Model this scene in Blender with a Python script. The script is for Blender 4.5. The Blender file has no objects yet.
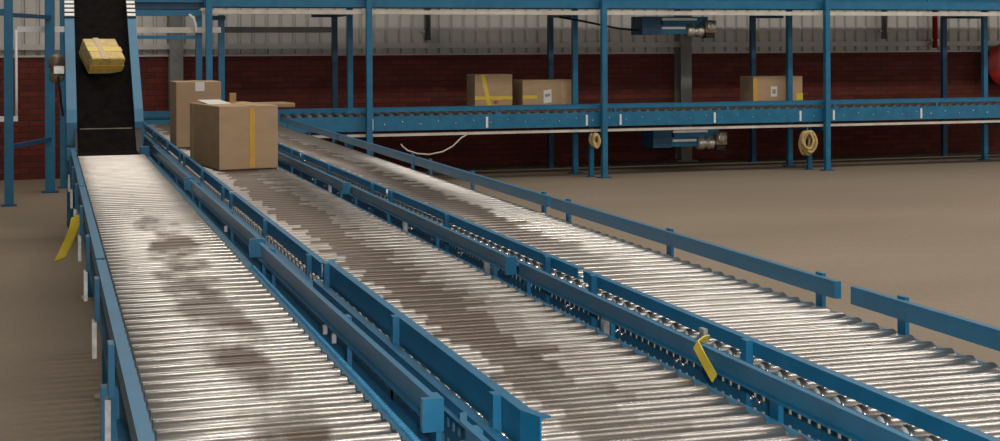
import bpy, bmesh, math, random
from mathutils import Vector, Matrix
random.seed(11)
C = bpy.context.scene.collection
PI = math.pi
RT = 0.80            # height of the roller tops above the floor

# ------------------------------------------------------------------ materials
def new_mat(name):
    m = bpy.data.materials.new(name); m.use_nodes = True
    nt = m.node_tree; nt.nodes.clear()
    out = nt.nodes.new('ShaderNodeOutputMaterial'); b = nt.nodes.new('ShaderNodeBsdfPrincipled')
    nt.links.new(b.outputs[0], out.inputs[0])
    return m, nt, b
def N(nt, t, **kw):
    n = nt.nodes.new(t)
    for k, v in kw.items(): setattr(n, k, v)
    return n
def col(c): return (c[0], c[1], c[2], 1.0)
def srgb(r, g, b):
    f = lambda v: (v/255/12.92 if v/255 <= .04045 else ((v/255+.055)/1.055)**2.4)
    return (f(r), f(g), f(b))
def noisy(name, c1, c2, scale=8, rough=.5, metal=0, rough2=None, detail=4, bump=0, spec=.5, stretch=None):
    m, nt, b = new_mat(name)
    g = N(nt, 'ShaderNodeNewGeometry'); n = N(nt, 'ShaderNodeTexNoise')
    n.inputs['Scale'].default_value = scale; n.inputs['Detail'].default_value = detail
    src = g.outputs['Position']
    if stretch:
        mp = N(nt, 'ShaderNodeMapping'); mp.inputs['Scale'].default_value = stretch
        nt.links.new(src, mp.inputs[0]); src = mp.outputs[0]
    nt.links.new(src, n.inputs['Vector'])
    r = N(nt, 'ShaderNodeValToRGB'); r.color_ramp.elements[0].position = .35; r.color_ramp.elements[1].position = .68
    r.color_ramp.elements[0].color = col(c1); r.color_ramp.elements[1].color = col(c2)
    nt.links.new(n.outputs[0], r.inputs[0]); nt.links.new(r.outputs[0], b.inputs['Base Color'])
    b.inputs['Roughness'].default_value = rough; b.inputs['Metallic'].default_value = metal
    b.inputs['Specular IOR Level'].default_value = spec
    if rough2 is not None:
        mr = N(nt, 'ShaderNodeMapRange'); mr.inputs['To Min'].default_value = rough; mr.inputs['To Max'].default_value = rough2
        nt.links.new(n.outputs[0], mr.inputs[0]); nt.links.new(mr.outputs[0], b.inputs['Roughness'])
    if bump:
        bp = N(nt, 'ShaderNodeBump'); bp.inputs['Strength'].default_value = bump; bp.inputs['Distance'].default_value = .01
        nt.links.new(n.outputs[0], bp.inputs['Height']); nt.links.new(bp.outputs[0], b.inputs['Normal'])
    return m

MT = {}
MT['blue'] = noisy('blue_paint', (.007, .125, .245), (.011, .160, .305), 9, .36, 0, .5)
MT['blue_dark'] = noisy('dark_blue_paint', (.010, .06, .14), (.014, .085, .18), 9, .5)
MT['galv'] = noisy('galvanised_steel', (.42, .42, .42), (.62, .62, .61), 30, .35, .85, .5)
MT['bolt'] = noisy('bright_bolt', (.75, .75, .75), (.9, .9, .88), 20, .25, 1)
MT['cream'] = noisy('cream_tray', (.52, .48, .42), (.66, .62, .55), 6, .5)
MT['white'] = noisy('white_paint', (.72, .73, .74), (.82, .82, .82), 6, .4)
MT['capwhite'] = noisy('white_end_cap', (.78, .77, .75), (.85, .84, .82), 20, .35)
MT['stripe'] = noisy('white_stripe', (.85, .85, .83), (.92, .92, .9), 6, .4)
MT['belt'] = noisy('black_belt', (.004, .0035, .0035), (.009, .007, .0065), 14, .85, spec=.05)
MT['seam'] = noisy('belt_seam', (.10, .08, .06), (.16, .13, .1), 14, .7)
MT['rubber'] = noisy('black_rubber', (.01, .01, .011), (.02, .02, .022), 20, .6)
MT['card'] = noisy('cardboard', (.44, .295, .175), (.49, .335, .205), 5, .75, spec=.25, stretch=(1, 1, 3))
MT['card_b'] = noisy('cardboard_pale', (.42, .28, .17), (.47, .32, .20), 6, .75, spec=.25)
MT['card_in'] = noisy('cardboard_inside', (.33, .21, .11), (.39, .25, .14), 6, .8, spec=.2)
MT['tape'] = noisy('orange_tape', (.62, .34, .06), (.70, .40, .08), 12, .35)
MT['tape_y'] = noisy('yellow_tape', (.70, .50, .05), (.80, .60, .08), 12, .3)
MT['clear_tape'] = noisy('clear_tape_strip', (.50, .36, .17), (.60, .45, .22), 12, .25)
MT['wrap'] = noisy('yellow_wrap', (.52, .35, .08), (.68, .50, .17), 16, .16, 0, .4, bump=.5)
MT['paper'] = noisy('white_paper', (.72, .70, .66), (.8, .78, .74), 10, .6)
MT['ink'] = noisy('grey_ink', (.25, .24, .23), (.4, .38, .36), 60, .6)
MT['redmark'] = noisy('red_print', (.5, .05, .03), (.6, .08, .05), 30, .5)
MT['red'] = noisy('red_paint', (.32, .012, .012), (.42, .02, .018), 6, .4)
MT['column'] = noisy('grey_column_paint', (.19, .19, .175), (.25, .25, .23), 5, .6)
MT['alu'] = noisy('cast_aluminium', (.55, .52, .48), (.75, .72, .68), 18, .3, .9, .45)
MT['bronze'] = noisy('dull_gearbox', (.20, .15, .11), (.32, .25, .18), 18, .45, .4)
MT['cable'] = noisy('pale_cable', (.55, .48, .42), (.65, .58, .5), 10, .5)
MT['tan'] = noisy('tan_cord', (.45, .32, .12), (.62, .46, .2), 25, .7)
MT['tag'] = noisy('yellow_ribbon', (.55, .42, .03), (.72, .55, .06), 10, .45)
MT['hosegrey'] = noisy('hose_grey', (.05, .05, .05), (.1, .1, .1), 10, .6)
MT['roof'] = noisy('roof_sheet', (.22, .22, .21), (.28, .28, .27), 1.2, .7)
MT['plaster'] = noisy('wall_paint', (.30, .28, .25), (.36, .34, .30), .8, .8)
MT['spiral'] = noisy('blue_edge_strip', (.03, .22, .42), (.04, .27, .5), 20, .3)

def cladding_mat():
    return noisy('wall_cladding', (.50, .475, .44), (.60, .575, .53), .7, .55, 0, .65, stretch=(1, 1, .25))
MT['clad'] = cladding_mat()

def brick_mat():
    m, nt, b = new_mat('dark_red_brick')
    g = N(nt, 'ShaderNodeNewGeometry'); sp = N(nt, 'ShaderNodeSeparateXYZ'); cb = N(nt, 'ShaderNodeCombineXYZ')
    nt.links.new(g.outputs['Position'], sp.inputs[0])
    nt.links.new(sp.outputs[0], cb.inputs[0]); nt.links.new(sp.outputs[2], cb.inputs[1])
    t = N(nt, 'ShaderNodeTexBrick')
    t.inputs['Scale'].default_value = 1; t.inputs['Brick Width'].default_value = .225; t.inputs['Row Height'].default_value = .075
    t.inputs['Mortar Size'].default_value = .006; t.inputs['Bias'].default_value = -.1
    t.inputs['Color1'].default_value = col((.125, .026, .018)); t.inputs['Color2'].default_value = col((.185, .038, .026))
    t.inputs['Mortar'].default_value = col((.045, .03, .026))
    nt.links.new(cb.outputs[0], t.inputs['Vector']); nt.links.new(t.outputs[0], b.inputs['Base Color'])
    b.inputs['Roughness'].default_value = .8; b.inputs['Specular IOR Level'].default_value = .25
    bp = N(nt, 'ShaderNodeBump'); bp.inputs['Strength'].default_value = .4; bp.inputs['Distance'].default_value = .01; bp.invert = True
    nt.links.new(t.outputs['Fac'], bp.inputs['Height']); nt.links.new(bp.outputs[0], b.inputs['Normal'])
    return m
MT['brick'] = brick_mat()

def floor_mat():
    m, nt, b = new_mat('worn_concrete_floor')
    g = N(nt, 'ShaderNodeNewGeometry')
    n1 = N(nt, 'ShaderNodeTexNoise'); n1.inputs['Scale'].default_value = .55; n1.inputs['Detail'].default_value = 6
    n2 = N(nt, 'ShaderNodeTexNoise'); n2.inputs['Scale'].default_value = 22; n2.inputs['Detail'].default_value = 5
    mp = N(nt, 'ShaderNodeMapping'); mp.inputs['Scale'].default_value = (.35, 1, 1)
    nt.links.new(g.outputs['Position'], mp.inputs[0]); nt.links.new(mp.outputs[0], n1.inputs['Vector'])
    nt.links.new(g.outputs['Position'], n2.inputs['Vector'])
    r = N(nt, 'ShaderNodeValToRGB'); r.color_ramp.elements[0].position = .3; r.color_ramp.elements[1].position = .7
    r.color_ramp.elements[0].color = col((.255, .200, .145)); r.color_ramp.elements[1].color = col((.315, .250, .185))
    nt.links.new(n1.outputs[0], r.inputs[0])
    r2 = N(nt, 'ShaderNodeValToRGB'); r2.color_ramp.elements[0].color = col((.78, .78, .78)); r2.color_ramp.elements[1].color = col((1.1, 1.1, 1.1))
    nt.links.new(n2.outputs[0], r2.inputs[0])
    mx = N(nt, 'ShaderNodeMix', data_type='RGBA', blend_type='MULTIPLY'); mx.inputs[0].default_value = 1
    nt.links.new(r.outputs[0], mx.inputs[6]); nt.links.new(r2.outputs[0], mx.inputs[7])
    nt.links.new(mx.outputs[2], b.inputs['Base Color'])
    b.inputs['Roughness'].default_value = .75; b.inputs['Specular IOR Level'].default_value = .25
    return m
MT['floor'] = floor_mat()

def roller_mat(name, kind, x0, x1):
    """zinc plated steel with rubber-worn bands / blotches; every roller is worn a little differently"""
    m, nt, b = new_mat(name)
    L = nt.links.new
    g = N(nt, 'ShaderNodeNewGeometry'); oi = N(nt, 'ShaderNodeObjectInfo')
    sp = N(nt, 'ShaderNodeSeparateXYZ'); L(g.outputs['Position'], sp.inputs[0])
    def math_(op, a, b_=None, c=None):
        n = N(nt, 'ShaderNodeMath', operation=op)
        for i, v in enumerate((a, b_, c)):
            if v is None: continue
            if isinstance(v, (int, float)): n.inputs[i].default_value = v
            else: L(v, n.inputs[i])
        return n.outputs[0]
    def sstep(v, lo, hi):
        n = N(nt, 'ShaderNodeMapRange', interpolation_type='SMOOTHSTEP')
        n.inputs['From Min'].default_value = lo; n.inputs['From Max'].default_value = hi
        L(v, n.inputs[0]); return n.outputs[0]
    # roller by roller: quantised y gives a number per roller; noise shifts the band edges from roller to roller
    q = math_('FLOOR', math_('DIVIDE', math_('ADD', sp.outputs[1], .05), .1))
    wn = N(nt, 'ShaderNodeTexWhiteNoise', noise_dimensions='1D'); L(q, wn.inputs['W'])
    wn2 = N(nt, 'ShaderNodeTexWhiteNoise', noise_dimensions='1D'); L(math_('ADD', q, 91.3), wn2.inputs['W'])
    jit = math_('MULTIPLY', math_('SUBTRACT', wn.outputs[0], .5), .09)
    jit2 = math_('MULTIPLY', math_('SUBTRACT', wn2.outputs[0], .5), .12)
    nz = N(nt, 'ShaderNodeTexNoise'); nz.inputs['Scale'].default_value = 1; nz.inputs['Detail'].default_value = 5
    mp = N(nt, 'ShaderNodeMapping'); L(g.outputs['Position'], mp.inputs[0]); L(mp.outputs[0], nz.inputs['Vector'])
    x, y = sp.outputs[0], sp.outputs[1]
    if kind == 'blotch':
        mp.inputs['Scale'].default_value = (6.5, 2.3, .1); mp.inputs['Location'].default_value = (1.7, 3.1, 0)
        c0 = math_('ABSOLUTE', math_('SUBTRACT', math_('ADD', x, math_('MULTIPLY', jit, .6)), .52))
        near = math_('SUBTRACT', 1.0, sstep(c0, .02, .21))
        far = math_('SUBTRACT', 1.0, sstep(y, 6.8, 9.5))
        v = math_('MULTIPLY', math_('MULTIPLY', near, far), 1.0)
        dark = sstep(math_('ADD', nz.outputs[0], math_('MULTIPLY', v, .36)), .64, .92)
        dark = math_('MULTIPLY', dark, math_('ADD', math_('MULTIPLY', wn2.outputs[0], .35), .72))
    elif kind == 'middle':
        mp.inputs['Scale'].default_value = (6, .8, .1)
        a = math_('SUBTRACT', math_('ADD', x, jit), 0)
        e0 = sstep(math_('ADD', x, jit), 1.15, 1.165); e1 = math_('SUBTRACT', 1.0, sstep(math_('ADD', x, jit2), 1.375, 1.395))
        e2 = math_('SUBTRACT', 1.0, sstep(math_('ADD', x, jit2), 1.47, 1.50))
        d1 = math_('MULTIPLY', e0, e1); d2 = math_('MULTIPLY', e0, e2)
        far = sstep(y, 2.6, 5.2)
        band = math_('MULTIPLY', math_('ADD', math_('ADD', math_('MULTIPLY', d1, .63), math_('MULTIPLY', d2, .18))), math_('ADD', math_('MULTIPLY', far, .58), .42))
        dark = math_('MULTIPLY', band, math_('ADD', math_('MULTIPLY', nz.outputs[0], .9), .62))
    else:
        mp.inputs['Scale'].default_value = (6, .8, .1)
        e0 = sstep(math_('ADD', x, math_('MULTIPLY', jit, .6)), 2.0, 2.03); e1 = math_('SUBTRACT', 1.0, sstep(math_('ADD', x, jit2), 2.23, 2.27))
        far = sstep(y, 4.6, 7.0)
        band = math_('MULTIPLY', math_('MULTIPLY', e0, e1), math_('ADD', math_('MULTIPLY', far, .75), .12))
        dark = math_('MULTIPLY', band, math_('ADD', math_('MULTIPLY', nz.outputs[0], .9), .62))
    # light zinc segments with slightly different tone per roller
    seg = math_('FLOOR', math_('MULTIPLY', math_('ADD', x, jit), 6.5))
    wn3 = N(nt, 'ShaderNodeTexWhiteNoise', noise_dimensions='2D')
    cb = N(nt, 'ShaderNodeCombineXYZ'); L(q, cb.inputs[0]); L(seg, cb.inputs[1]); L(cb.outputs[0], wn3.inputs['Vector'])
    r = N(nt, 'ShaderNodeValToRGB')
    r.color_ramp.elements[0].color = col((.47, .435, .40)); r.color_ramp.elements[1].color = col((.58, .545, .51))
    L(wn3.outputs[0], r.inputs[0])
    mx = N(nt, 'ShaderNodeMix', data_type='RGBA'); L(dark, mx.inputs[0]); L(r.outputs[0], mx.inputs[6])
    mx.inputs[7].default_value = col((.125, .098, .080))
    L(mx.outputs[2], b.inputs['Base Color'])
    mr = N(nt, 'ShaderNodeMapRange'); mr.inputs['To Min'].default_value = .28; mr.inputs['To Max'].default_value = .34
    L(dark, mr.inputs[0]); L(mr.outputs[0], b.inputs['Roughness'])
    mm = N(nt, 'ShaderNodeMapRange'); mm.inputs['To Min'].default_value = .92; mm.inputs['To Max'].default_value = .75
    L(dark, mm.inputs[0]); L(mm.outputs[0], b.inputs['Metallic'])
    return m
MT['roller_a'] = roller_mat('roller_steel_blotched', 'blotch', .23, .765)
MT['roller_b'] = roller_mat('roller_steel_banded', 'middle', 1.09, 1.627)
MT['roller_c'] = roller_mat('roller_steel_left_band', 'left', 1.97, 2.50)
MT['roller_w'] = noisy('roller_steel_dull', (.13, .12, .12), (.2, .19, .18), 9, .5, .6)

# ------------------------------------------------------------------ mesh helpers
class MB:
    def __init__(s): s.bm = bmesh.new()
    def box(s, x0, x1, y0, y1, z0, z1, mi=0):
        v = [s.bm.verts.new(p) for p in ((x0,y0,z0),(x1,y0,z0),(x1,y1,z0),(x0,y1,z0),(x0,y0,z1),(x1,y0,z1),(x1,y1,z1),(x0,y1,z1))]
        for f in ((3,2,1,0),(4,5,6,7),(0,1,5,4),(1,2,6,5),(2,3,7,6),(3,0,4,7)):
            s.bm.faces.new([v[i] for i in f]).material_index = mi
        return s
    def obox(s, c, ax, ay, az, mi=0):
        """box centred at c with half-axis vectors"""
        c, ax, ay, az = map(Vector, (c, ax, ay, az))
        v = [s.bm.verts.new(c + a*ax + b*ay + d*az) for d in (-1,1) for a, b in ((-1,-1),(1,-1),(1,1),(-1,1))]
        for f in ((3,2,1,0),(4,5,6,7),(0,1,5,4),(1,2,6,5),(2,3,7,6),(3,0,4,7)):
            s.bm.faces.new([v[i] for i in f]).material_index = mi
        return s
    def sweep(s, prof, path, mi=0):
        """prof: closed (u,w) outline, u sideways (x), w up; path: (x,y,z) stations"""
        rings = [[s.bm.verts.new((px+u, py, pz+w)) for u, w in prof] for px, py, pz in path]
        n = len(prof)
        for a, b in zip(rings, rings[1:]):
            for i in range(n):
                s.bm.faces.new((a[i], a[(i+1) % n], b[(i+1) % n], b[i])).material_index = mi
        s.bm.faces.new(rings[0][::-1]).material_index = mi; s.bm.faces.new(rings[-1]).material_index = mi
        return s
    def sweepx(s, prof, x0, x1, mi=0):
        """closed (y,z) outline extruded along x"""
        rings = [[s.bm.verts.new((x, u, w)) for u, w in prof] for x in (x0, x1)]
        n = len(prof)
        for i in range(n):
            s.bm.faces.new((rings[0][i], rings[0][(i+1) % n], rings[1][(i+1) % n], rings[1][i])).material_index = mi
        s.bm.faces.new(rings[0][::-1]).material_index = mi; s.bm.faces.new(rings[1]).material_index = mi
        return s
    def cyl(s, p0, p1, r, n=12, r1=None, mi=0, smooth=True):
        p0, p1 = Vector(p0), Vector(p1); r1 = r if r1 is None else r1
        d = (p1-p0).normalized(); a = d.orthogonal().normalized(); b = d.cross(a)
        ra = [s.bm.verts.new(p0 + r*(math.cos(2*PI*i/n)*a + math.sin(2*PI*i/n)*b)) for i in range(n)]
        rb = [s.bm.verts.new(p1 + r1*(math.cos(2*PI*i/n)*a + math.sin(2*PI*i/n)*b)) for i in range(n)]
        for i in range(n):
            f = s.bm.faces.new((ra[i], ra[(i+1) % n], rb[(i+1) % n], rb[i])); f.smooth = smooth; f.material_index = mi
        s.bm.faces.new(ra[::-1]).material_index = mi; s.bm.faces.new(rb).material_index = mi
        return s
    def lathe(s, p0, d, prof, n=16, mi=0, cap=None):
        """prof: (along, radius) list about axis p0 + t d"""
        p0 = Vector(p0); d = Vector(d).normalized(); a = d.orthogonal().normalized(); b = d.cross(a)
        rings = [[s.bm.verts.new(p0 + t*d + r*(math.cos(2*PI*i/n)*a + math.sin(2*PI*i/n)*b)) for i in range(n)] for t, r in prof]
        for A, B in zip(rings, rings[1:]):
            for i in range(n):
                f = s.bm.faces.new((A[i], A[(i+1) % n], B[(i+1) % n], B[i])); f.smooth = True; f.material_index = mi
        s.bm.faces.new(rings[0][::-1]); s.bm.faces.new(rings[-1])
        if cap is not None:
            for f in s.bm.faces:
                if all(abs(abs((v.co-p0).dot(d)) - cap[0]) < .004 or abs((v.co-p0).dot(d) - cap[1]) < .004 for v in f.verts): f.material_index = 1
        return s
    def tube(s, pts, r, n=8, mi=0, closed=False):
        pts = [Vector(p) for p in pts]; rings = []; m = len(pts)
        prev = None
        for i, p in enumerate(pts):
            if closed: t = (pts[(i+1) % m] - pts[i-1]).normalized()
            else: t = (pts[min(i+1, m-1)] - pts[max(i-1, 0)]).normalized()
            a = t.orthogonal().normalized() if prev is None else (prev - prev.dot(t)*t).normalized()
            prev = a; b = t.cross(a)
            rings.append([s.bm.verts.new(p + r*(math.cos(2*PI*k/n)*a + math.sin(2*PI*k/n)*b)) for k in range(n)])
        pairs = list(zip(rings, rings[1:])) + ([(rings[-1], rings[0])] if closed else [])
        for A, B in pairs:
            for k in range(n):
                f = s.bm.faces.new((A[k], A[(k+1) % n], B[(k+1) % n], B[k])); f.smooth = True; f.material_index = mi
        if not closed:
            s.bm.faces.new(rings[0][::-1]); s.bm.faces.new(rings[-1])
        return s
    def ribbon(s, pts, wv, th=.002, mi=0):
        """a strip of given half-width vector swept through points, with real thickness"""
        wv = Vector(wv); rows = []
        pts = [Vector(p) for p in pts]
        for i, p in enumerate(pts):
            t = (pts[min(i+1, len(pts)-1)] - pts[max(i-1, 0)]).normalized()
            n = t.cross(wv.normalized()).normalized()*th
            rows.append([s.bm.verts.new(q) for q in (p-wv-n, p+wv-n, p+wv+n, p-wv+n)])
        for A, B in zip(rows, rows[1:]):
            for k in range(4): s.bm.faces.new((A[k], A[(k+1) % 4], B[(k+1) % 4], B[k])).material_index = mi
        s.bm.faces.new(rows[0][::-1]).material_index = mi; s.bm.faces.new(rows[-1]).material_index = mi
        return s
    def build(s, name, mats, parent=None, loc=None, bevel=0):
        bmesh.ops.recalc_face_normals(s.bm, faces=s.bm.faces)
        if bevel:
            bmesh.ops.bevel(s.bm, geom=list(s.bm.edges), offset=bevel, segments=2, affect='EDGES', profile=.5)
        off = Vector(parent_loc(parent)) if parent else Vector((0,0,0))
        if loc is not None: off = Vector(loc)
        bmesh.ops.translate(s.bm, verts=s.bm.verts, vec=-off)
        me = bpy.data.meshes.new(name); s.bm.to_mesh(me); s.bm.free()
        for m in (mats if isinstance(mats, (list, tuple)) else [mats]): me.materials.append(MT[m])
        o = bpy.data.objects.new(name, me); C.objects.link(o)
        if parent:
            o.parent = parent
            o.location = off - Vector(parent_loc(parent))
        else: o.location = off
        return o
def parent_loc(o):
    v = Vector((0,0,0))
    while o: v += o.location; o = o.parent
    return v
def tag(o, label, cat, group=None, kind=None):
    o['label'] = label; o['category'] = cat
    if group: o['group'] = group
    if kind: o['kind'] = kind
    return o
def thing(name, label, cat, loc, group=None):
    o = bpy.data.objects.new(name, None); o.empty_display_size = .1; C.objects.link(o); o.location = loc
    return tag(o, label, cat, group)
def struct(name, mb, mats, parent=None):
    o = mb.build(name, mats, parent); o['kind'] = 'structure'; return o

# ------------------------------------------------------------------ the hall
WY = 19.4                      # inner face of the back wall
XL, XR, YB, ZT = -9.0, 24.0, -9.0, 7.0
BRICK = 1.56
struct('floor', MB().box(XL-.3, XR+.3, YB-.3, WY+.4, -.2, 0), 'floor')
wb = struct('wall_back', MB().box(XL, XR, WY, WY+.3, 0, BRICK), 'brick')
# corrugated sheeting above the brick: one folded sheet
mb = MB(); xs = []; x = XL; p = .182
while x < XR:
    xs += [(x, 0), (x+.128, 0), (x+.142, .036), (x+.168, .036)]; x += p
ring = [(a, WY+.02+d) for a, d in xs]; ring = ring + [(a, d+.005) for a, d in ring[::-1]]
lo = [mb.bm.verts.new((a, d, BRICK)) for a, d in ring]; hi = [mb.bm.verts.new((a, d, ZT)) for a, d in ring]
for i in range(len(ring)):
    k = (i+1) % len(ring); mb.bm.faces.new((lo[i], lo[k], hi[k], hi[i]))
struct('wall_back_cladding', mb, 'clad', wb)
struct('trim_1', MB().box(XL, XR, WY-.06, WY+.015, 1.65, 1.725), 'clad', wb)       # girt along the sheeting
struct('trim_2', MB().box(XL, XR, WY-.02, WY+.3, BRICK-.005, BRICK+.022), 'clad', wb)   # flashing over the brick
struct('trim_3', MB().box(XL, XR, WY-.06, WY+.015, 3.4, 3.48), 'clad', wb)
struct('wall_left', MB().box(XL-.3, XL, YB, WY, 0, ZT), 'plaster')
struct('wall_right', MB().box(XR, XR+.3, YB, WY, 0, ZT), 'plaster')
wr = struct('wall_rear', MB().box(XL, -4.5, YB-.3, YB, 0, ZT).box(9.5, XR, YB-.3, YB, 0, ZT).box(-4.5, 9.5, YB-.3, YB, 5.2, ZT), 'plaster')
struct('ceiling', MB().box(XL-.3, XR+.3, YB-.3, WY+.4, ZT, ZT+.2), 'roof')
# steel wall columns
for i, cx in enumerate((-5.53, 1.60, 8.80, 15.8)):
    m = MB().box(cx-.085, cx+.085, WY-.24, WY-.215, 0, ZT).box(cx-.085, cx+.085, WY-.03, WY-.005, 0, ZT).box(cx-.012, cx+.012, WY-.216, WY-.02, 0, ZT)
    m.box(cx-.16, cx+.16, WY-.28, WY-.004, 0, .02)
    struct('trim_%d' % (4+i), m, 'column')

# ------------------------------------------------------------------ long roller conveyors
P = .10                        # roller pitch
RR = .027
def roller_proto(x0, x1, y, z, mat, parent, r=RR):
    m = MB()
    L = x1-x0
    m.lathe((x0-.012, y, z), (1,0,0), [(0,.008),(.012,.008),(.0121,r-.004),(.018,r),(L+.006,r),(L+.0119,r-.004),(.012+L,.008),(L+.024,.008)], 20, cap=(.012, .012+L))
    return m.build('roller', [mat, 'capwhite'], parent, loc=((x0+x1)/2, y, z))
def rollers(root, x0, x1, y0, y1, mat):
    """nearest hundred are parts of their own, the rest one stuff part"""
    z = RT-RR; k = 0; y = y0; proto = None
    while y <= y1 and k < 100:
        if proto is None: proto = roller_proto(x0, x1, y, z, mat, root)
        else:
            o = proto.copy(); C.objects.link(o); o.parent = root
            o.location = proto.location + Vector((0, y-y0, 0))
        k += 1; y = y0 + k*P
    if y <= y1:
        m = MB()
        while y <= y1:
            m.lathe((x0-.012, y, z), (1,0,0), [(0,.008),(.012,.008),(.0121,RR-.004),(.018,RR),(x1-x0+.006,RR),(x1-x0+.0119,RR-.004),(.012+x1-x0,.008),(x1-x0+.024,.008)], 14)
            k += 1; y = y0 + k*P
        o = m.build('far_rollers', mat, root); o['kind'] = 'stuff'
def frame_rail(root, side, xr, y0, y1, holes=False, ztop=RT-.026, depth=.15, fl=.040):
    """side +1 right, -1 left; xr roller end. C channel opening outwards, web beside the roller ends"""
    w0 = xr + side*.008; t = .005
    m = MB()
    zb = ztop-depth
    def xs(a, b): return (min(a, b), max(a, b))
    a, b = xs(w0, w0+side*fl)
    m.box(a, b, y0, y1, ztop-t, ztop)
    m.box(a, b, y0, y1, zb, zb+t)
    if not holes:
        a, b = xs(w0, w0+side*t); m.box(a, b, y0, y1, zb+t, ztop-t)
    else:
        # pierced web: a grid sheet with two rows of slots left open
        zz = [zb+t, zb+.03, zb+.055, zb+.082, zb+.107, ztop-t]
        yy = []; y = y0
        while y < y1-.001:
            yy += [y, y+.028]; y += .05
        yy.append(y1)
        V = {}
        bm = m.bm
        def v(i, j, k):
            if (i, j, k) not in V: V[i, j, k] = bm.verts.new((w0 + (side*t if k else 0), yy[i], zz[j]))
            return V[i, j, k]
        solid = lambda i, j: 0 <= i < len(yy)-1 and 0 <= j < 5 and not (i % 2 == 1 and j in (1, 3))
        for i in range(len(yy)-1):
            for j in range(5):
                if not solid(i, j): continue
                for k in (0, 1): bm.faces.new((v(i,j,k), v(i+1,j,k), v(i+1,j+1,k), v(i,j+1,k)))
                for di, dj, e in ((1,0,((1,0),(1,1))), (-1,0,((0,0),(0,1))), (0,1,((0,1),(1,1))), (0,-1,((0,0),(1,0)))):
                    if not solid(i+di, j+dj):
                        p, q = e
                        bm.faces.new((v(i+p[0],j+p[1],0), v(i+q[0],j+q[1],0), v(i+q[0],j+q[1],1), v(i+p[0],j+p[1],1)))
    return m.build('side_frame', 'blue', root)
def channel(side, h, fl, t=.004):
    """C outline, web at u=0 going outwards, flanges pointing to the rollers (side -1: flanges to the left)"""
    s = side
    return [(0,0),(s*fl,0),(s*fl,t),(s*t,t),(s*t,h-t),(s*fl,h-t),(s*fl,h),(0,h)]
def tube_outline(side, h, w): return [(0,0),(side*w,0),(side*w,h),(0,h)]
def guard(root, xo, y0, y1, t0, t1, inward, fl=.026, style='channel', flare=0., x_far=None):
    xf = xo if x_far is None else x_far
    prof = channel(inward, t1-t0, fl) if style == 'channel' else tube_outline(inward, t1-t0, fl)
    g = lambda y: xo + (xf-xo)*(y-y0)/(y1-y0)
    path = [(xo - inward*flare, y0, RT+t0), (g(y0+.07), y0+.07, RT+t0), (g(y1-.07), y1-.07, RT+t0), (xf - inward*flare, y1, RT+t0)]
    return MB().sweep(prof, path).build('guard_rail', 'blue', root)
def post(root, xo, y, z0, z1, outward, w=.04, t=.012, mat='blue', name='guard_post'):
    a, b = sorted((xo, xo+outward*t))
    return MB().box(a, b, y-w/2, y+w/2, z0, z1).build(name, mat, root)
def gap(y): return round((y-2.47)/.1)*.1 + 2.47      # between two rollers
def legs(root, x0, x1, ys, ztop=RT-.17):
    for y in ys:
        for x in (x0-.03, x1+.03):
            m = MB().box(x-.025, x+.025, y-.025, y+.025, .012, ztop)
            l = m.build('leg', 'blue', root)
            MB().box(x-.06, x+.06, y-.05, y+.05, 0, .012).build('foot_plate', 'galv', l)
        MB().box(x0-.02, x1+.02, y-.015, y+.015, .22, .26).build('crossbar', 'blue', root)
def bolts(root, x, outward, ys, z, r=.008):
    for y in ys:
        MB().cyl((x, y, z), (x+outward*.012, y, z), r, 8).build('bolt', 'bolt', root)

# lane A, nearest the left
A0, A1 = .231, .765
la = thing('roller_conveyor', 'roller conveyor at the left with dark blotches, running up to the black inclined belt', 'conveyor', (.5, 2.4, 0), 'steel roller conveyors')
rollers(la, A0, A1, 2.42, 12.25, 'roller_a')
frame_rail(la, -1, A0, 2.35, 12.3); frame_rail(la, 1, A1, 2.35, 12.3)
for y0, y1 in ((2.2, 5.80), (5.86, 8.9), (8.96, 12.2)):
    guard(la, .178, y0, y1, .0, .06, 1, fl=.034)
for k, y in enumerate((3.03, 4.22, 5.42, 6.65, 7.9, 9.2, 10.5, 11.7)):
    m = MB().box(.160, .177, y-.035, y+.035, RT-.10, RT+.05)
    b = m.build('guard_post', 'blue', la)
    MB().box(.150, .166, y-.03, y+.03, RT-.235, RT-.105).build('splice_plate', 'galv', b)
for y0, y1, xn, xf in ((3.22, 6.0, .855, .845), (6.10, 9.0, .86, .84), (9.1, 12.2, .85, .84)):
    guard(la, xn, y0, y1, .003, .072, -1, fl=.016, x_far=xf)
    for y in (y0+.05, (y0+y1)/2-.3, y1-.16):
        post(la, xn+.001, y, RT-.15, RT+.068, 1, .045, .014)
guard(la, .868, 2.2, 3.10, .0, .066, -1, fl=.016, flare=.02)
post(la, .869, 2.98, RT-.15, RT+.062, 1, .045, .014)
for xc, y, w in ((.837, 3.20, .025), (.832, 6.09, .028), (.830, 9.09, .026)):
    MB().box(xc-w, xc+w, y, y+.022, .800, .876).build('guard_end_cap', 'blue', la)
for y in (4.45, 4.6, 7.3):
    MB().box(.838, .852, y-.010, y+.010, RT-.040, RT-.012).build('guard_bracket', 'galv', la)
legs(la, A0+.07, A1-.02, (2.7, 7.2, 10.1))
for x in (A0-.065, A1+.03):
    l = MB().box(x-.025, x+.025, 4.235, 4.285, .012, RT-.08).build('leg', 'blue', la)
    MB().box(x-.06, x+.06, 4.21, 4.31, 0, .012).build('foot_plate', 'galv', l)
# scalloped plastic edge strip along the right-hand side frame
m = MB(); y = 2.4
m.box(.777, .812, 2.36, 6.0, RT-.034, RT-.030)
while y < 6:
    m.cyl((.800, y, RT-.030), (.812, y, RT-.022), .0085, 8, .006); y += .022
o = m.build('edge_strip', 'spiral', la)

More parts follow.
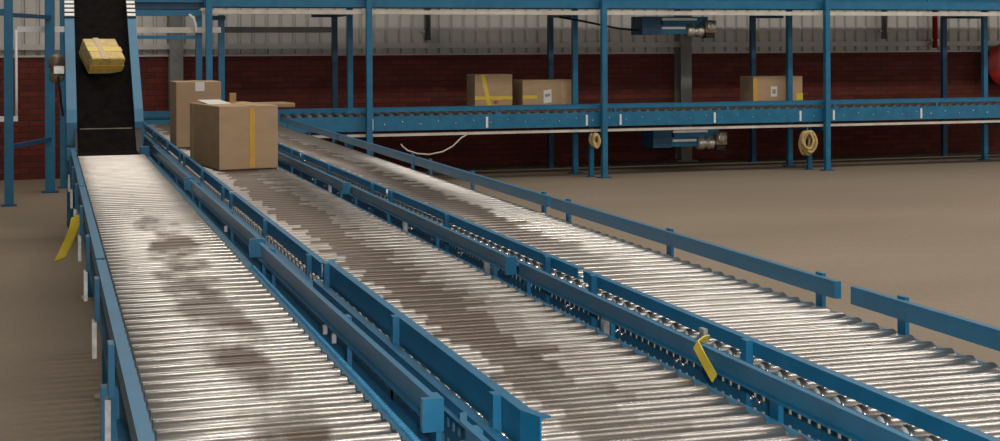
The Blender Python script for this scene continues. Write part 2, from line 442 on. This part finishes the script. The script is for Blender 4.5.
# lane B, in the middle
B0, B1 = .978, 1.627
lb = thing('roller_conveyor', 'middle roller conveyor with a dark worn band, the large carton standing at its far end', 'conveyor', (1.36, 2.4, 0), 'steel roller conveyors')
rollers(lb, B0, B1, 2.42, 16.95, 'roller_b')
frame_rail(lb, -1, B0, 2.35, 17.0, True, RT-.016); frame_rail(lb, 1, B1, 2.35, 17.0)
for y0, y1 in ((2.95, 5.38), (5.46, 8.3), (8.38, 11.2), (11.28, 14.1), (14.18, 16.95)):
    if y0 < 3:
        guard(lb, .986, y0, y1, .002, .082, 1, fl=.026, flare=-.022)
        MB().box(.944, .972, y0, y1, RT-.014, RT+.008).build('lower_lip', 'blue', lb)
    else: guard(lb, .990, y0, y1, .002, .058, 1, fl=.026)
    for y in (y0+.22, (y0+y1)/2, y1-.12):
        post(lb, .985 if y0 < 3 else .989, gap(y), RT-.16, RT+.086 if y0 < 3 else RT+.062, -1, .034, .020)
for y0, y1 in ((2.0, 5.2), (5.26, 8.36), (8.44, 11.5), (11.56, 14.6), (14.66, 16.95)):
    guard(lb, 1.700, y0, y1, .012, .070, -1, fl=.018)
    MB().box(1.662, 1.704, y0-.004, y0+.016, RT+.008, RT+.076).build('guard_end_cap', 'blue', lb)
    for y in (y0+.30, y0+1.2, y1-.9, y1-.06):
        post(lb, 1.701, y, RT-.16, RT+.045, 1, .045, .014)
for y in (4.3, 5.6, 7.0, 9.0):
    MB().box(1.680, 1.699, y-.014, y+.014, RT-.05, RT+.010).build('splice_plate', 'galv', lb)
legs(lb, B0+.04, B1+.04, (2.7, 5.4, 8.1, 10.8, 13.5, 16.4))
bolts(lb, B0-.013, -1, [2.9+.36*i for i in range(26)], RT-.09)

# lane C, at the right
C0, C1 = 1.887, 2.50
lc = thing('roller_conveyor', 'right-hand roller conveyor with a low blue guard rail beside the open floor', 'conveyor', (2.24, 2.4, 0), 'steel roller conveyors')
rollers(lc, C0, C1, 2.42, 16.95, 'roller_c')
frame_rail(lc, -1, C0, 2.35, 17.0, True, RT-.013, .17, .058); frame_rail(lc, 1, C1, 2.35, 17.0)
for y0, y1 in ((2.0, 5.0), (5.06, 8.2), (8.26, 11.2), (11.26, 14.1), (14.16, 16.95)):
    guard(lc, 1.879, y0, y1, .011, .051, 1, fl=.026)
    for y in (y0+.35, (y0+y1)/2+.2, y1-.12):
        post(lc, 1.878, gap(y), RT-.16, RT+.055, -1, .034, .022)
for y0, y1 in ((1.5, 4.24), (4.34, 7.24), (7.30, 10.2), (10.26, 13.1), (13.16, 16.6)):
    guard(lc, 2.562, y0, y1, .020, .078, -1, fl=.024, style='tube')
for y in (1.9, 2.8, 3.98, 4.49, 5.77, 7.05, 7.44, 8.82, 9.88, 10.4, 11.8, 12.9, 13.5, 14.8, 16.2):
    post(lc, 2.563, y, RT-.16, RT+.086, 1, .045, .014)
legs(lc, C0+.04, C1+.04, (2.7, 5.4, 8.1, 10.8, 13.5, 16.4))
bolts(lc, C0-.013, -1, [2.6 + .5*(i//2) + .05*(i % 2) for i in range(36)], RT-.105, .009)

# ------------------------------------------------------------------ inclined belt conveyor behind lane A
Y0b, Z0b = 12.42, .80
SL = .74/.955                   # rise per metre along
Y1b = 14.75
def zb(y): return Z0b + (y-Y0b-.22)*SL if y > Y0b+.22 else Z0b
bc = thing('belt_conveyor', 'black inclined belt conveyor climbing away at the end of the left roller lane', 'conveyor', (.5, 12.4, 0))
bx0, bx1 = .262, .690
prof = [(Y0b-.06, Z0b-.05), (Y0b-.02, Z0b-.005), (Y0b+.22, Z0b+.005), (Y1b, zb(Y1b)), (Y1b+.05, zb(Y1b)-.03), (Y1b, zb(Y1b)-.12), (Y0b+.26, Z0b-.10), (Y0b, Z0b-.12)]
belt = MB().sweepx(prof, bx0-.02, bx1+.03).build('belt', 'belt', bc)
n = Vector((0, -SL, 1)).normalized(); d = Vector((0, 1, SL)).normalized()
YS = Y0b+.45
MB().obox((.48, YS, zb(YS)+.004), (.215, 0, 0), d*.006, n*.002).build('belt_seam', 'seam', belt)
# black skirt plates either side of the transfer at the foot
for a, b in ((.225, bx0-.021), (bx1+.031, .775)):
    MB().sweepx([(Y0b-.03, Z0b-.10), (Y0b-.03, Z0b), (Y0b+.22, Z0b+.008), (YS, zb(YS)+.006), (YS, zb(YS)-.16)], a, b).build('skirt_plate', 'rubber', bc)
for s, xw in ((-1, bx0-.02), (1, bx1+.03)):
    a, b = sorted((xw, xw+s*(.085 if s < 0 else .075)))
    pr = [(YS+.004, zb(YS)-.13), (YS+.004, zb(YS)+.06), (YS+.10, zb(YS+.1)+.09), (Y1b, zb(Y1b)+.09), (Y1b+.06, zb(Y1b)-.12)]
    f = MB().sweepx(pr, a, b).build('side_frame', 'blue', bc)
    # joint plate with four pale stripes across the top edge of the frame
    yq = 14.12; base = Vector(((a+b)/2, yq, zb(yq)+.088))
    jp = MB().obox(base + n*.008, ((b-a)/2+.004, 0, 0), d*.135, n*.004).build('joint_plate', 'rubber', bc)
    for k in range(4):
        MB().obox(base - d*(.10-.066*k) + n*.014, ((b-a)/2, 0, 0), d*.019, n*.003).build('stripe', 'stripe', jp)
    MB().obox((xw+s*.055, Y0b+.02, Z0b-.0), (.035, 0, 0), (0, .05, 0), (0, 0, .05)).build('bearing_plate', 'blue', bc)
for x in (bx0-.06, bx1+.065):
    MB().box(x-.03, x+.03, 14.2, 14.26, 0, zb(14.2)-.02).build('leg', 'blue', bc)
    MB().box(x-.03, x+.03, 13.3, 13.36, 0, zb(13.3)-.02).build('leg', 'blue', bc)
mo = MB()
mo.lathe((.085, 13.98, 1.36), (0, 0, 1), [(0,.035),(.01,.06),(.03,.066),(.10,.066),(.11,.055),(.125,.055),(.135,.072),(.23,.072),(.245,.05),(.26,.02)], 16)
mt_ = mo.build('belt_motor', 'bronze', bc)
MB().box(.06, .15, 13.90, 13.97, 1.44, 1.51).build('terminal_box', 'alu', mt_)
MB().box(.10, .165, 13.96, 14.02, 1.42, 1.50).build('motor_bracket', 'blue_dark', mt_)
MB().tube([(.09, 13.93, 1.43), (.10, 13.90, 1.36), (.115, 13.9, 1.28), (.12, 13.93, 1.18), (.14, 13.98, 1.05)], .010).build('motor_cable', 'rubber', mt_)

# ------------------------------------------------------------------ two-tier conveyor along the back wall
FY = 17.20                      # its front face
def wall_conveyor(name, label, x0, x1, zr, tray_bottom, group, drop=.21, xg=None, cuts=()):
    """zr roller top"""
    t = thing(name, label, 'conveyor', ((x0+x1)/2, FY+.3, zr-.2), group)
    # lower side channels front/back, top guard bar, cable tray below
    for y, s in ((FY, 1), (FY+.56, -1)):
        pr = [(y, zr-drop), (y+s*.03, zr-drop), (y+s*.03, zr-drop+.004), (y+s*.005, zr-drop+.004), (y+s*.005, zr-.034), (y+s*.03, zr-.034), (y+s*.03, zr-.03), (y, zr-.03)]
        MB().sweepx(pr, x0, x1).build('side_frame', 'blue', t)
        MB().box(xg if xg and s > 0 else x0, x1, min(y, y+s*.02), max(y, y+s*.02), zr+(.018 if s > 0 else -.02), zr+(.062 if s > 0 else .055)).build('guard_rail', 'blue', t)
    e = [x0, *cuts, x1]
    for a, b in zip(e[::2], e[1::2]):
        MB().box(a, b, FY+.78, WY-.45, zr-.05, zr-.004).build('rear_bed', 'blue_dark', t)
    x = (xg or x0)+.3
    while x < x1:
        MB().box(x-.018, x+.018, FY+.001, FY+.02, zr-.03, zr+.02).build('guard_post', 'blue', t); x += 1.58
    MB().sweepx([(FY-.02, zr-drop-.035), (FY-.02, tray_bottom), (FY+.1, tray_bottom), (FY+.1, zr-drop-.035), (FY+.096, zr-drop-.035), (FY+.096, tray_bottom+.004), (FY-.016, tray_bottom+.004), (FY-.016, zr-drop-.035)], x0, x1).build('cable_tray', 'cream', t)
    return t
lw = wall_conveyor('wall_conveyor', 'lower blue conveyor along the brick wall, three cartons standing on it', .95, 14.6, .86, .585, 'conveyors along the back wall', xg=3.45, cuts=(3.50, 3.68, 6.49, 6.67, 9.56, 9.74, 12.73, 12.91))
m = MB(); x = 1.0; k = 0
pr = None
while x < 14.55 and k < 100:
    if x > 2.1:
        if pr is None:
            pr = MB().cyl((x, FY+.03, .83), (x, FY+.53, .83), .03, 12).build('roller', 'roller_w', lw, loc=(x, FY+.28, .83)); xf0 = x
        else:
            o = pr.copy(); C.objects.link(o); o.parent = lw; o.location = pr.location + Vector((x-xf0, 0, 0))
        k += 1
    x += .125
for xs_ in (3.75, 5.2, 6.52, 6.98, 8.3, 9.55, 10.05, 11.4):
    MB().box(xs_-.014, xs_+.014, FY-.006, FY-.001, .665, .80).build('splice_plate', 'white', lw)
for i in range(44):
    xs_ = 3.9 + i*.225
    MB().cyl((xs_, FY+.001, .73 + .03*(i % 2)), (xs_, FY-.010, .73 + .03*(i % 2)), .008, 8).build('bolt', 'bolt', lw)
uw = wall_conveyor('wall_conveyor', 'upper blue conveyor at the top edge with a cream tray underneath, above the cartons', 1.75, 14.6, 2.28, 2.065, 'conveyors along the back wall', drop=.13)
MB().box(1.75, 14.6, FY+.03, FY+.53, 2.19, 2.21).build('bed_plate', 'blue_dark', uw)
# short lower deck at the left, between the belt and the first posts
sd = thing('side_deck', 'short blue and cream deck just right of the belt top, under the upper conveyor', 'conveyor deck', (1.3, FY, 1.9))
MB().box(.80, 1.72, FY+.02, FY+.05, 2.04, 2.11).build('upper_rail', 'blue', sd)
MB().box(.80, 1.72, FY+.06, FY+.50, 2.12, 2.24).build('side_frame', 'blue_dark', sd)
MB().box(.80, 1.74, FY+.02, FY+.06, 2.20, 2.30).build('top_rail', 'blue', sd)
MB().box(.78, 1.95, FY+.03, FY+.06, 1.845, 1.91).build('cable_tray', 'cream', sd)
MB().box(.80, 1.66, FY+.03, FY+.07, 1.775, 1.815).build('lower_rail', 'blue', sd)
MB().ribbon([(1.58, FY+.0, 2.06), (1.63, FY-.01, 2.02), (1.655, FY-.01, 1.94), (1.66, FY, 1.85)], (0, .02, 0), .012).build('cable_drop', 'white', sd)

# ------------------------------------------------------------------ posts
def gate(label, xf, xb, zt=3.0, yf=17.13, yb=17.90, group='two-legged frames of the wall conveyors'):
    t = thing('gantry', label, 'support frame', ((xf+xb)/2, (yf+yb)/2, 0), group)
    for x, y in ((xf, yf), (xb, yb)):
        l = MB().box(x-.034, x+.034, y-.034, y+.034, .012, zt).build('post', 'blue', t)
        MB().box(x-.08, x+.08, y-.06, y+.06, 0, .012).build('foot_plate', 'blue_dark', l)
    d = Vector((xb-xf, yb-yf, 0))
    for z in (.55, 2.55):
        MB().obox(((xf+xb)/2, (yf+yb)/2, z), d/2, Vector((d.y, -d.x, 0)).normalized()*.018, (0, 0, .025)).build('tie_bar', 'blue_dark', t)
    return t
gate('blue two-legged support frame nearest the loose white cable, where the right roller lane ends', 3.70, 3.62)
gate('blue two-legged support frame just right of the second carton on the wall conveyor', 6.73, 6.62)
gate('blue two-legged support frame beside the third carton, one leg crossing in front of it', 9.91, 9.77)
gate('blue two-legged support frame near the red hose reel at the right edge', 13.05, 12.92)
def hanger(label, x, y=18.75, zt=2.06, arm=.4, group='rear support posts with a head bar'):
    t = thing('rear_support', label, 'support post', (x, y, 0), group)
    MB().box(x-.035, x+.035, y-.035, y+.035, .01, zt).build('post', 'blue_dark', t)
    a, b = sorted((x-.035*(1 if arm > 0 else -1), x+arm))
    MB().box(a, b, y-.03, y+.03, zt, zt+.05).build('head_bar', 'blue_dark', t)
    MB().box(x-.07, x+.07, y-.05, y+.05, 0, .01).build('foot_plate', 'blue_dark', t)
    MB().box(x-.03, x+.03, FY+.80, y-.03, zt+.0, zt+.05).build('arm', 'blue_dark', t)
hanger('dark rear post with a head bar behind the upper conveyor, left of the two cartons', 3.59, arm=-.3)
t = bpy.data.objects['rear_support']
MB().box(2.08, 3.555, 18.73, 18.77, 1.86, 1.935).build('grey_side_beam', 'column', t)
hanger('dark rear post with a head bar standing behind the second carton', 6.58, arm=.35)
hanger('dark rear post with a head bar just right of the grey wall column', 9.65, arm=.48)
hanger('dark rear post with a head bar beside the red pipe at the far right', 12.82, arm=.75)
def pole(label, x, y, z0, z1, w=.036, name='support_post', foot=True, group='single blue posts'):
    t = thing(name, label, 'post', (x, y, 0), group)
    MB().box(x-w, x+w, y-w, y+w, .012, z1).build('shaft', 'blue', t)
    if foot: MB().box(x-w*1.8, x+w*1.8, y-w*1.5, y+w*1.5, 0, .012).build('foot_plate', 'blue_dark', t)
    return t
pole('blue post left of three behind the tall carton, bracketed to the cream deck tray', 1.70, 17.30, 0, 2.1)
pole('full-height blue post in the middle of three behind the tall carton', 1.80, 17.12, 0, 3.0)
t = pole('blue post right of three behind the tall carton, stopping below the upper conveyor', 1.99, 17.55, 0, 2.06)
MB().box(1.85, 2.03, 17.45, 17.6, 2.0, 2.05).build('head_plate', 'blue_dark', t)
for lbl, x, y in (('short blue post under the lower wall conveyor, next to the left tan cord bundle', 6.64, 17.36), ('short blue post under the lower wall conveyor, passing the large tan cord bundle', 9.77, 17.36)):
    t = pole(lbl, x, y, 0, .64, .028, group='short posts under the lower wall conveyor')
# frame at far left
t = thing('gantry', 'blue upright frame at the left edge with a dark crossbar and a silver beam', 'support frame', (-.2, 17, 0))
def fpost(x, y, w, zt=3.2, mat='blue'):
    l = MB().box(x-w, x+w, y-w, y+w, .012, zt).build('post', mat, t)
    MB().box(x-w*1.7, x+w*1.7, y-w*1.5, y+w*1.5, 0, .012).build('foot_plate', 'blue_dark', l)
fpost(-.39, 16.25, .046); fpost(.03, 17.6, .055); fpost(.18, 18.1, .035, 2.6)
MB().obox((-.185, 16.93, 2.03), (.23, .67, 0), (.02, -.01, 0), (0, 0, .022)).build('crossbar', 'blue_dark', t)
MB().obox((-.185, 16.93, .62), (.23, .67, 0), (.02, -.01, 0), (0, 0, .022)).build('crossbar', 'blue_dark', t)
MB().box(-1.6, -.40, 16.22, 16.28, 2.02, 2.09).build('side_bar', 'blue', t)
MB().box(-.33, .20, 17.66, 17.72, 1.86, 1.925).build('silver_beam', 'white', t)
wf = tag(MB().tube([(-.34, 17.63, 1.885), (-.34, 17.63, 1.1), (-.34, 17.63, .86)], .016).box(-1.4, -.324, 17.61, 17.65, .83, .89).build('white_strip', 'white'),
         'thin white metal strip bent to an L behind the leftmost blue post', 'metal strip')

# ------------------------------------------------------------------ drive motors
def drive(label, x, y, z, sc, mat_dim='alu'):
    t = thing('drive_motor', label, 'motor', (x, y, z), 'conveyor drive units')
    MB().box(x-.62, x-.36, y-.08, y+.3, z-.16, z+.08).build('drive_guard', 'blue_dark', t)
    m = MB().box(x-.36, x+.02, y-.06, y+.2, z-.15, z-.03).box(x-.3, x+.35, y-.02, y+.2, z-.03, z+.08)
    m.build('mounting_frame', 'blue', t)
    MB().box(x-.34, x+.0, y-.075, y-.06, z-.085, z-.055).build('slotted_bar', 'white', t)
    MB().box(x-.32, x+.18, y-.04, y-.02, z+.03, z+.06).build('tension_bar', 'white', t)
    b = MB().lathe((x+.02, y-.02, z-.11), (1, 0, 0), [(0,.05),(.01,.085),(.10,.09),(.12,.065),(.15,.065),(.16,.085),(.24,.085),(.26,.05)], 18).build('motor_body', 'alu', t)
    g = MB().box(x+.28, x+.44, y-.10, y+.10, z-.14, z+.03).build('gearbox', 'bronze', t, bevel=.012)
    MB().lathe((x+.36, y-.10, z-.045), (0, -1, 0), [(0,.065),(.02,.065),(.025,.05),(.03,.03),(.035,.03)], 16).build('gear_cover', 'alu', g)
    MB().box(x+.3, x+.43, y-.06, y+.06, z-.205, z-.14).build('terminal_box', 'rubber', g)
    return t
dm = drive('silver and blue drive motor hanging under the upper wall conveyor', 8.05, 17.62, 1.975, 1)
drive('dim drive motor hanging under the lower wall conveyor, in front of the grey column', 8.20, 17.62, .49, 1)
tag(MB().tube([(6.35, 17.75, 2.05), (6.7, 17.72, 1.99), (7.15, 17.7, 1.90), (7.425, 17.68, 1.875)], .014).build('power_cable', 'rubber'),
    'black cable sloping down to the upper drive motor', 'cable')
# loose pale cable loop
cp = [(4.95, FY+.0, .590), (4.86, FY-.03, .55), (4.75, FY-.04, .45), (4.62, FY-.04, .385), (4.45, FY-.04, .355), (4.3, FY-.04, .37), (4.18, FY-.04, .41), (4.12, FY-.03, .46), (4.10, FY-.02, .49)]
tag(MB().tube(cp, .009, 8).build('loose_cable', 'cable'), 'loose white cable hanging in a loop under the lower wall conveyor', 'cable')
def bundle(label, x, y, zc, hh, w, group='tan cord bundles'):
    m = MB()
    t = thing('cord_bundle', label, 'cord', (x, y, zc+hh), group)
    for k in range(6):
        a = random.uniform(-.35, .35); cx = x + random.uniform(-.3, .3)*w; h = hh*random.uniform(.7, 1); ww = w*random.uniform(.45, .8)
        pts = []
        for i in range(18):
            th = 2*PI*i/18
            u, v_ = ww*math.sin(th), h*math.cos(th)
            pts.append((cx + u*math.cos(a) + v_*math.sin(a)*.4, y + .02*k - .04 + .01*math.sin(3*th), zc + v_ + (hh-h)))
        MB().tube(pts, .020, 6, closed=True).build('cord_loop', 'tan', t)
    MB().tube([(x, y, zc+hh*.9), (x, y+.02, .60)], .006, 6).build('hanging_string', 'tan', t)
bundle('small tan bundle of cord hanging under the lower wall conveyor, near its middle', 6.62, 17.16, .47, .085, .06)
bundle('large tan bundle of cord hanging low under the lower wall conveyor', 9.66, 17.20, .36, .16, .13)
# conduits and fire pipe on the sheeting
def pipe(label, x, z0, z1, mat, r, name, cat, group=None):
    t = thing(name, label, cat, (x, WY-.13, z0), group)
    MB().cyl((x, WY-.13, z0), (x, WY-.13, z1), r, 12).build('tube', mat, t)
    for z in (z0+.12, z0+.9):
        MB().box(x-r*1.5, x+r*1.5, WY-.14, WY-.0, z-.015, z+.015).build('clamp', 'galv', t)
pipe('pale vertical conduit on the sheeting left of centre, above the first carton', 4.98, 1.76, 6.5, 'galv', .045, 'wall_conduit', 'conduit', 'conduits on the wall sheeting')
pipe('pale vertical conduit on the sheeting at the right, above the bare lower conveyor', 12.13, 1.76, 6.5, 'galv', .045, 'wall_conduit', 'conduit', 'conduits on the wall sheeting')
pipe('dark red vertical pipe on the back wall, right of the last conduit', 13.02, 1.62, 6.5, 'red', .04, 'fire_pipe', 'pipe')
hr = thing('hose_reel', 'round red hose reel on the brick wall, cut by the right edge', 'hose reel', (14.2, WY-.2, 1.35))
MB().lathe((14.2, WY-.30, 1.35), (0, 1, 0), [(0,.12),(.005,.34),(.025,.35),(.03,.33)], 28).build('reel_disc', 'red', hr)
MB().lathe((14.2, WY-.27, 1.35), (0, 1, 0), [(0,.2),(.01,.31),(.16,.31),(.17,.2)], 28).build('hose_coil', 'hosegrey', hr)
MB().box(14.12, 14.28, WY-.12, WY-.001, 1.15, 1.55).build('wall_bracket', 'red', hr)

# ------------------------------------------------------------------ cartons
def carton(label, c, w, dp, h, yaw, mat='card', group=None, name='cardboard_box', tilt=0, bev=.006):
    """c: centre of the bottom. returns (root, fn for local->world)"""
    t = thing(name, label, 'box', c, group)
    t.rotation_euler = (tilt, 0, yaw)
    return t
def sub(mb, name, mats, t, bevel=0):
    """part given in the carton's own coordinates"""
    bmesh.ops.recalc_face_normals(mb.bm, faces=mb.bm.faces)
    if bevel: bmesh.ops.bevel(mb.bm, geom=list(mb.bm.edges), offset=bevel, segments=2, affect='EDGES', profile=.5)
    me = bpy.data.meshes.new(name); mb.bm.to_mesh(me); mb.bm.free()
    for k in (mats if isinstance(mats, (list, tuple)) else [mats]): me.materials.append(MT[k])
    o = bpy.data.objects.new(name, me); C.objects.link(o); o.parent = t
    return o
def box_body(t, w, d, h, mat, bevel=.006):
    return sub(MB().box(-w/2, w/2, -d/2, d/2, 0, h), 'carton', mat, t, bevel)
G = 'cartons travelling on the conveyors'
yaw = math.radians(9.5)
# big front carton
bw, bd, bh = .435, .80, .455
cen = Vector((1.165, 10.43, RT+.002)) + Matrix.Rotation(yaw, 3, 'Z') @ Vector((bw/2, bd/2, 0))
t = carton('large plain cardboard box with orange tape down its front, nearest on the middle lane', cen, bw, bd, bh, yaw, group=G)
box_body(t, bw, bd, bh, 'card')
sub(MB().box(.005, .045, -bd/2-.0025, -bd/2+.001, .01, bh-.02), 'front_tape', 'tape', t)
sub(MB().box(.005, .045, -bd/2-.001, bd/2, bh-.001, bh+.0025), 'top_tape', 'tape', t)
sub(MB().box(-bw/2-.0025, -bw/2+.001, bd/2-.10, bd/2-.03, .02, bh-.01), 'side_tape', 'clear_tape', t)
R_ = Matrix.Rotation(-yaw, 3, 'Z')
q = R_ @ (Vector((1.62, 10.95, 0)) - Vector((cen.x, cen.y, 0)))
sub(MB().obox((q.x, q.y, bh-.016), (.135, 0, .0), (0, .14, 0), (0, 0, .017)), 'open_flap', 'card_in', t, .01)
q = R_ @ (Vector((1.335, 11.03, 0)) - Vector((cen.x, cen.y, 0)))
sub(MB().obox((q.x, q.y, bh+.034), (.025, 0, .0), (0, .004, 0), (0, 0, .042)), 'raised_flap', 'card_in', t)
sub(MB().obox((-.10, bd/2-.25, bh+.010), (.085, 0, 0), (0, .16, .010), (0, 0, .003)), 'paper_note', 'paper', t)
# tall carton behind
t = carton('tall cardboard box half hidden behind the large plain one on the middle lane', (1.255, 13.1, RT+.002), .39, .40, .575, math.radians(3), group=G)
box_body(t, .39, .40, .575, 'card_b')
sub(MB().box(-.03, .05, -.2025, -.199, .49, .572), 'tape_patch', 'paper', t)
sub(MB().box(-.03, .05, -.2, .2, .574, .5775), 'top_tape', 'clear_tape', t)
# three on the wall conveyor
def wall_box(label, x0, x1, h, dp, y, yaw_=0, mat='card'):
    t = carton(label, ((x0+x1)/2, y+dp/2, .862), x1-x0, dp, h, math.radians(yaw_), group=G)
    box_body(t, x1-x0, dp, h, mat); return t
t = wall_box('square cardboard box with crossed yellow tape on the lower wall conveyor', 5.28, 5.79, .445, .38, FY+.80)
w, d = .51, .38
sub(MB().obox((-.10, -d/2-.001, .223), (.028, 0, 0), (0, .0015, 0), (.05, 0, -.217)), 'tape_strip', 'tape_y', t)
sub(MB().box(-w/2, w/2, -d/2-.004, -d/2+.001, .115, .16), 'tape_band', 'tape_y', t)
sub(MB().box(.005, .055, -d/2-.006, -d/2+.001, .07, .105), 'red_print', 'redmark', t)
t = wall_box('wide low cardboard box with a white label, second from left on the wall conveyor', 5.93, 6.64, .367, .40, FY+.80)
w, d = .71, .40
sub(MB().obox((-.01, -d/2-.001, .15), (.055, 0, .008), (0, .0015, 0), (.0, 0, .085)), 'address_label', 'paper', t)
sub(MB().obox((-.01, -d/2-.003, .165), (.035, 0, .006), (0, .0015, 0), (.0, 0, .018)), 'label_print', 'ink', t)
sub(MB().box(-w/2, -w/2+.2, -d/2-.003, -d/2+.001, .12, .165), 'tape_strip', 'tape_y', t)
sub(MB().box(.18, .25, -d/2-.002, -d/2+.001, 0, .34), 'brown_tape', 'clear_tape', t)
t = wall_box('cardboard box with white label and yellow tape at its end, right on the wall conveyor', 9.27, 10.03, .38, .40, FY+.80, 0)
w, d = .76, .40
sub(MB().box(-.11, -.015, -d/2-.0025, -d/2+.001, .10, .24), 'address_label', 'paper', t)
sub(MB().box(-.09, -.035, -d/2-.004, -d/2+.001, .14, .20), 'label_print', 'ink', t)
sub(MB().box(w/2-.10, w/2+.002, -d/2-.0035, -d/2+.001, .03, .14), 'tape_strip', 'tape_y', t)
sub(MB().box(-w/2-.001, -w/2+.06, -d/2-.003, -d/2+.001, .0, .36), 'brown_tape', 'tape', t)
# yellow taped parcel on the belt
yp = 13.44
ang = math.atan(SL)
t = carton('small parcel wrapped in glossy yellow tape riding up the black belt', (.455, yp+.12, zb(yp+.12)+.012), .31, .27, .17, math.radians(-9), group=G, name='taped_parcel')
t.rotation_euler = (ang, 0, math.radians(20)); t.rotation_mode = 'XYZ'
mb = MB().box(-.155, .155, -.14, .16, 0, .175)
sub(mb, 'carton', 'wrap', t, .012)
sub(MB().box(-.158, .158, -.03, .03, .172, .1775), 'tape_band', 'tape_y', t)
sub(MB().box(-.158, .158, -.1435, -.138, .05, .10), 'tape_strip', 'tape', t)
sub(MB().box(-.06, -.01, -.1425, .163, .173, .1785), 'clear_tape', 'clear_tape', t)

# yellow ribbons
tag(MB().ribbon([(.150, 8.12, .775), (.140, 8.08, .73), (.115, 8.04, .67), (.085, 8.0, .61), (.06, 7.97, .565)], (.028, -.012, .012), .003).build('yellow_tag', 'tag'),
    'yellow ribbon hanging from the outer side of the left roller lane', 'ribbon', 'yellow ribbons')
tt = thing('yellow_strap', 'yellow strap draped over the guard rail between the middle and right lanes', 'strap', (1.70, 3.5, RT+.07), 'yellow ribbons')
MB().ribbon([(1.722, 3.62, RT+.076), (1.700, 3.61, RT+.075), (1.672, 3.585, RT+.070), (1.664, 3.53, RT+.050), (1.658, 3.47, RT+.026), (1.656, 3.44, RT+.012)], (.004, -.005, .011), .002).build('strap', 'tag', tt)
MB().box(1.716, 1.728, 3.63, 3.66, RT+.05, RT+.100).build('clip', 'galv', tt)

# ------------------------------------------------------------------ light
def area(name, loc, rot, sx, sy, power, color=(1, 1, 1)):
    l = bpy.data.lights.new(name, 'AREA'); l.shape = 'RECTANGLE'; l.size = sx; l.size_y = sy; l.energy = power; l.color = color
    o = bpy.data.objects.new(name, l); C.objects.link(o); o.location = loc; o.rotation_euler = rot
    return o
# open loading door behind the camera, daylight coming in
area('right_fill_light', (XR-.05, 6, 2.6), (0, math.radians(90), 0), 5, 14, 220, (1, .96, .9))  # added fill at the unbroken right wall, brightening the right-hand floor
area('loading_door_daylight', (5.0, YB+.05, 2.6), (math.radians(90), 0, 0), 9, 5.0, 200, (1, .96, .9))
# translucent roof sheets running across the right-hand side of the hall
for y, p_ in ((-.5, 570), (6, 570)):
    area('overhead_light', (10.5, y, ZT-.05), (0, 0, 0), 23.6, .6, p_, (1, .96, .90))
area('overhead_light', (14, 12.5, ZT-.05), (0, 0, 0), 17, .6, 560, (1, .96, .90))  # added strip lighting the back wall, placed clear of the lane rollers' reflections
# translucent sheets above the belt conveyor
area('overhead_light', (.75, 14.5, ZT-.05), (0, 0, 0), 4.8, 7.5, 240, (1, .94, .86))
# the flash of the camera
l = bpy.data.lights.new('camera_flash', 'POINT'); l.energy = 300; l.shadow_soft_size = .03; l.color = (1, .98, .95)
o = bpy.data.objects.new('camera_flash', l); C.objects.link(o); o.location = (.06, 0, 1.76)
w = bpy.data.worlds.new('hall_air'); bpy.context.scene.world = w; w.use_nodes = True
w.node_tree.nodes['Background'].inputs[0].default_value = (.8, .88, 1, 1); w.node_tree.nodes['Background'].inputs[1].default_value = .12

# ------------------------------------------------------------------ camera
F = 1450.0; PSI = math.atan(453/F)
cd = bpy.data.cameras.new('camera'); cam = bpy.data.objects.new('camera', cd); C.objects.link(cam)
cd.sensor_fit = 'HORIZONTAL'; cd.sensor_width = 36; cd.lens = 36*F/1000
cd.shift_y = -(220.5-45.7)/1000
cd.clip_start = .05; cd.clip_end = 200
M = Matrix.Translation((0, 0, 1.68)) @ Matrix.Rotation(-PSI, 4, 'Z') @ Matrix.Rotation(PI/2, 4, 'X') @ Matrix.Rotation(-.004, 4, 'Z')
cam.matrix_world = M
sc = bpy.context.scene; sc.camera = cam
sc.view_settings.view_transform = 'Standard'; sc.view_settings.look = 'None'
sc.view_settings.gamma = 1; sc.view_settings.use_curve_mapping = False
sc.view_settings.exposure = 0.0
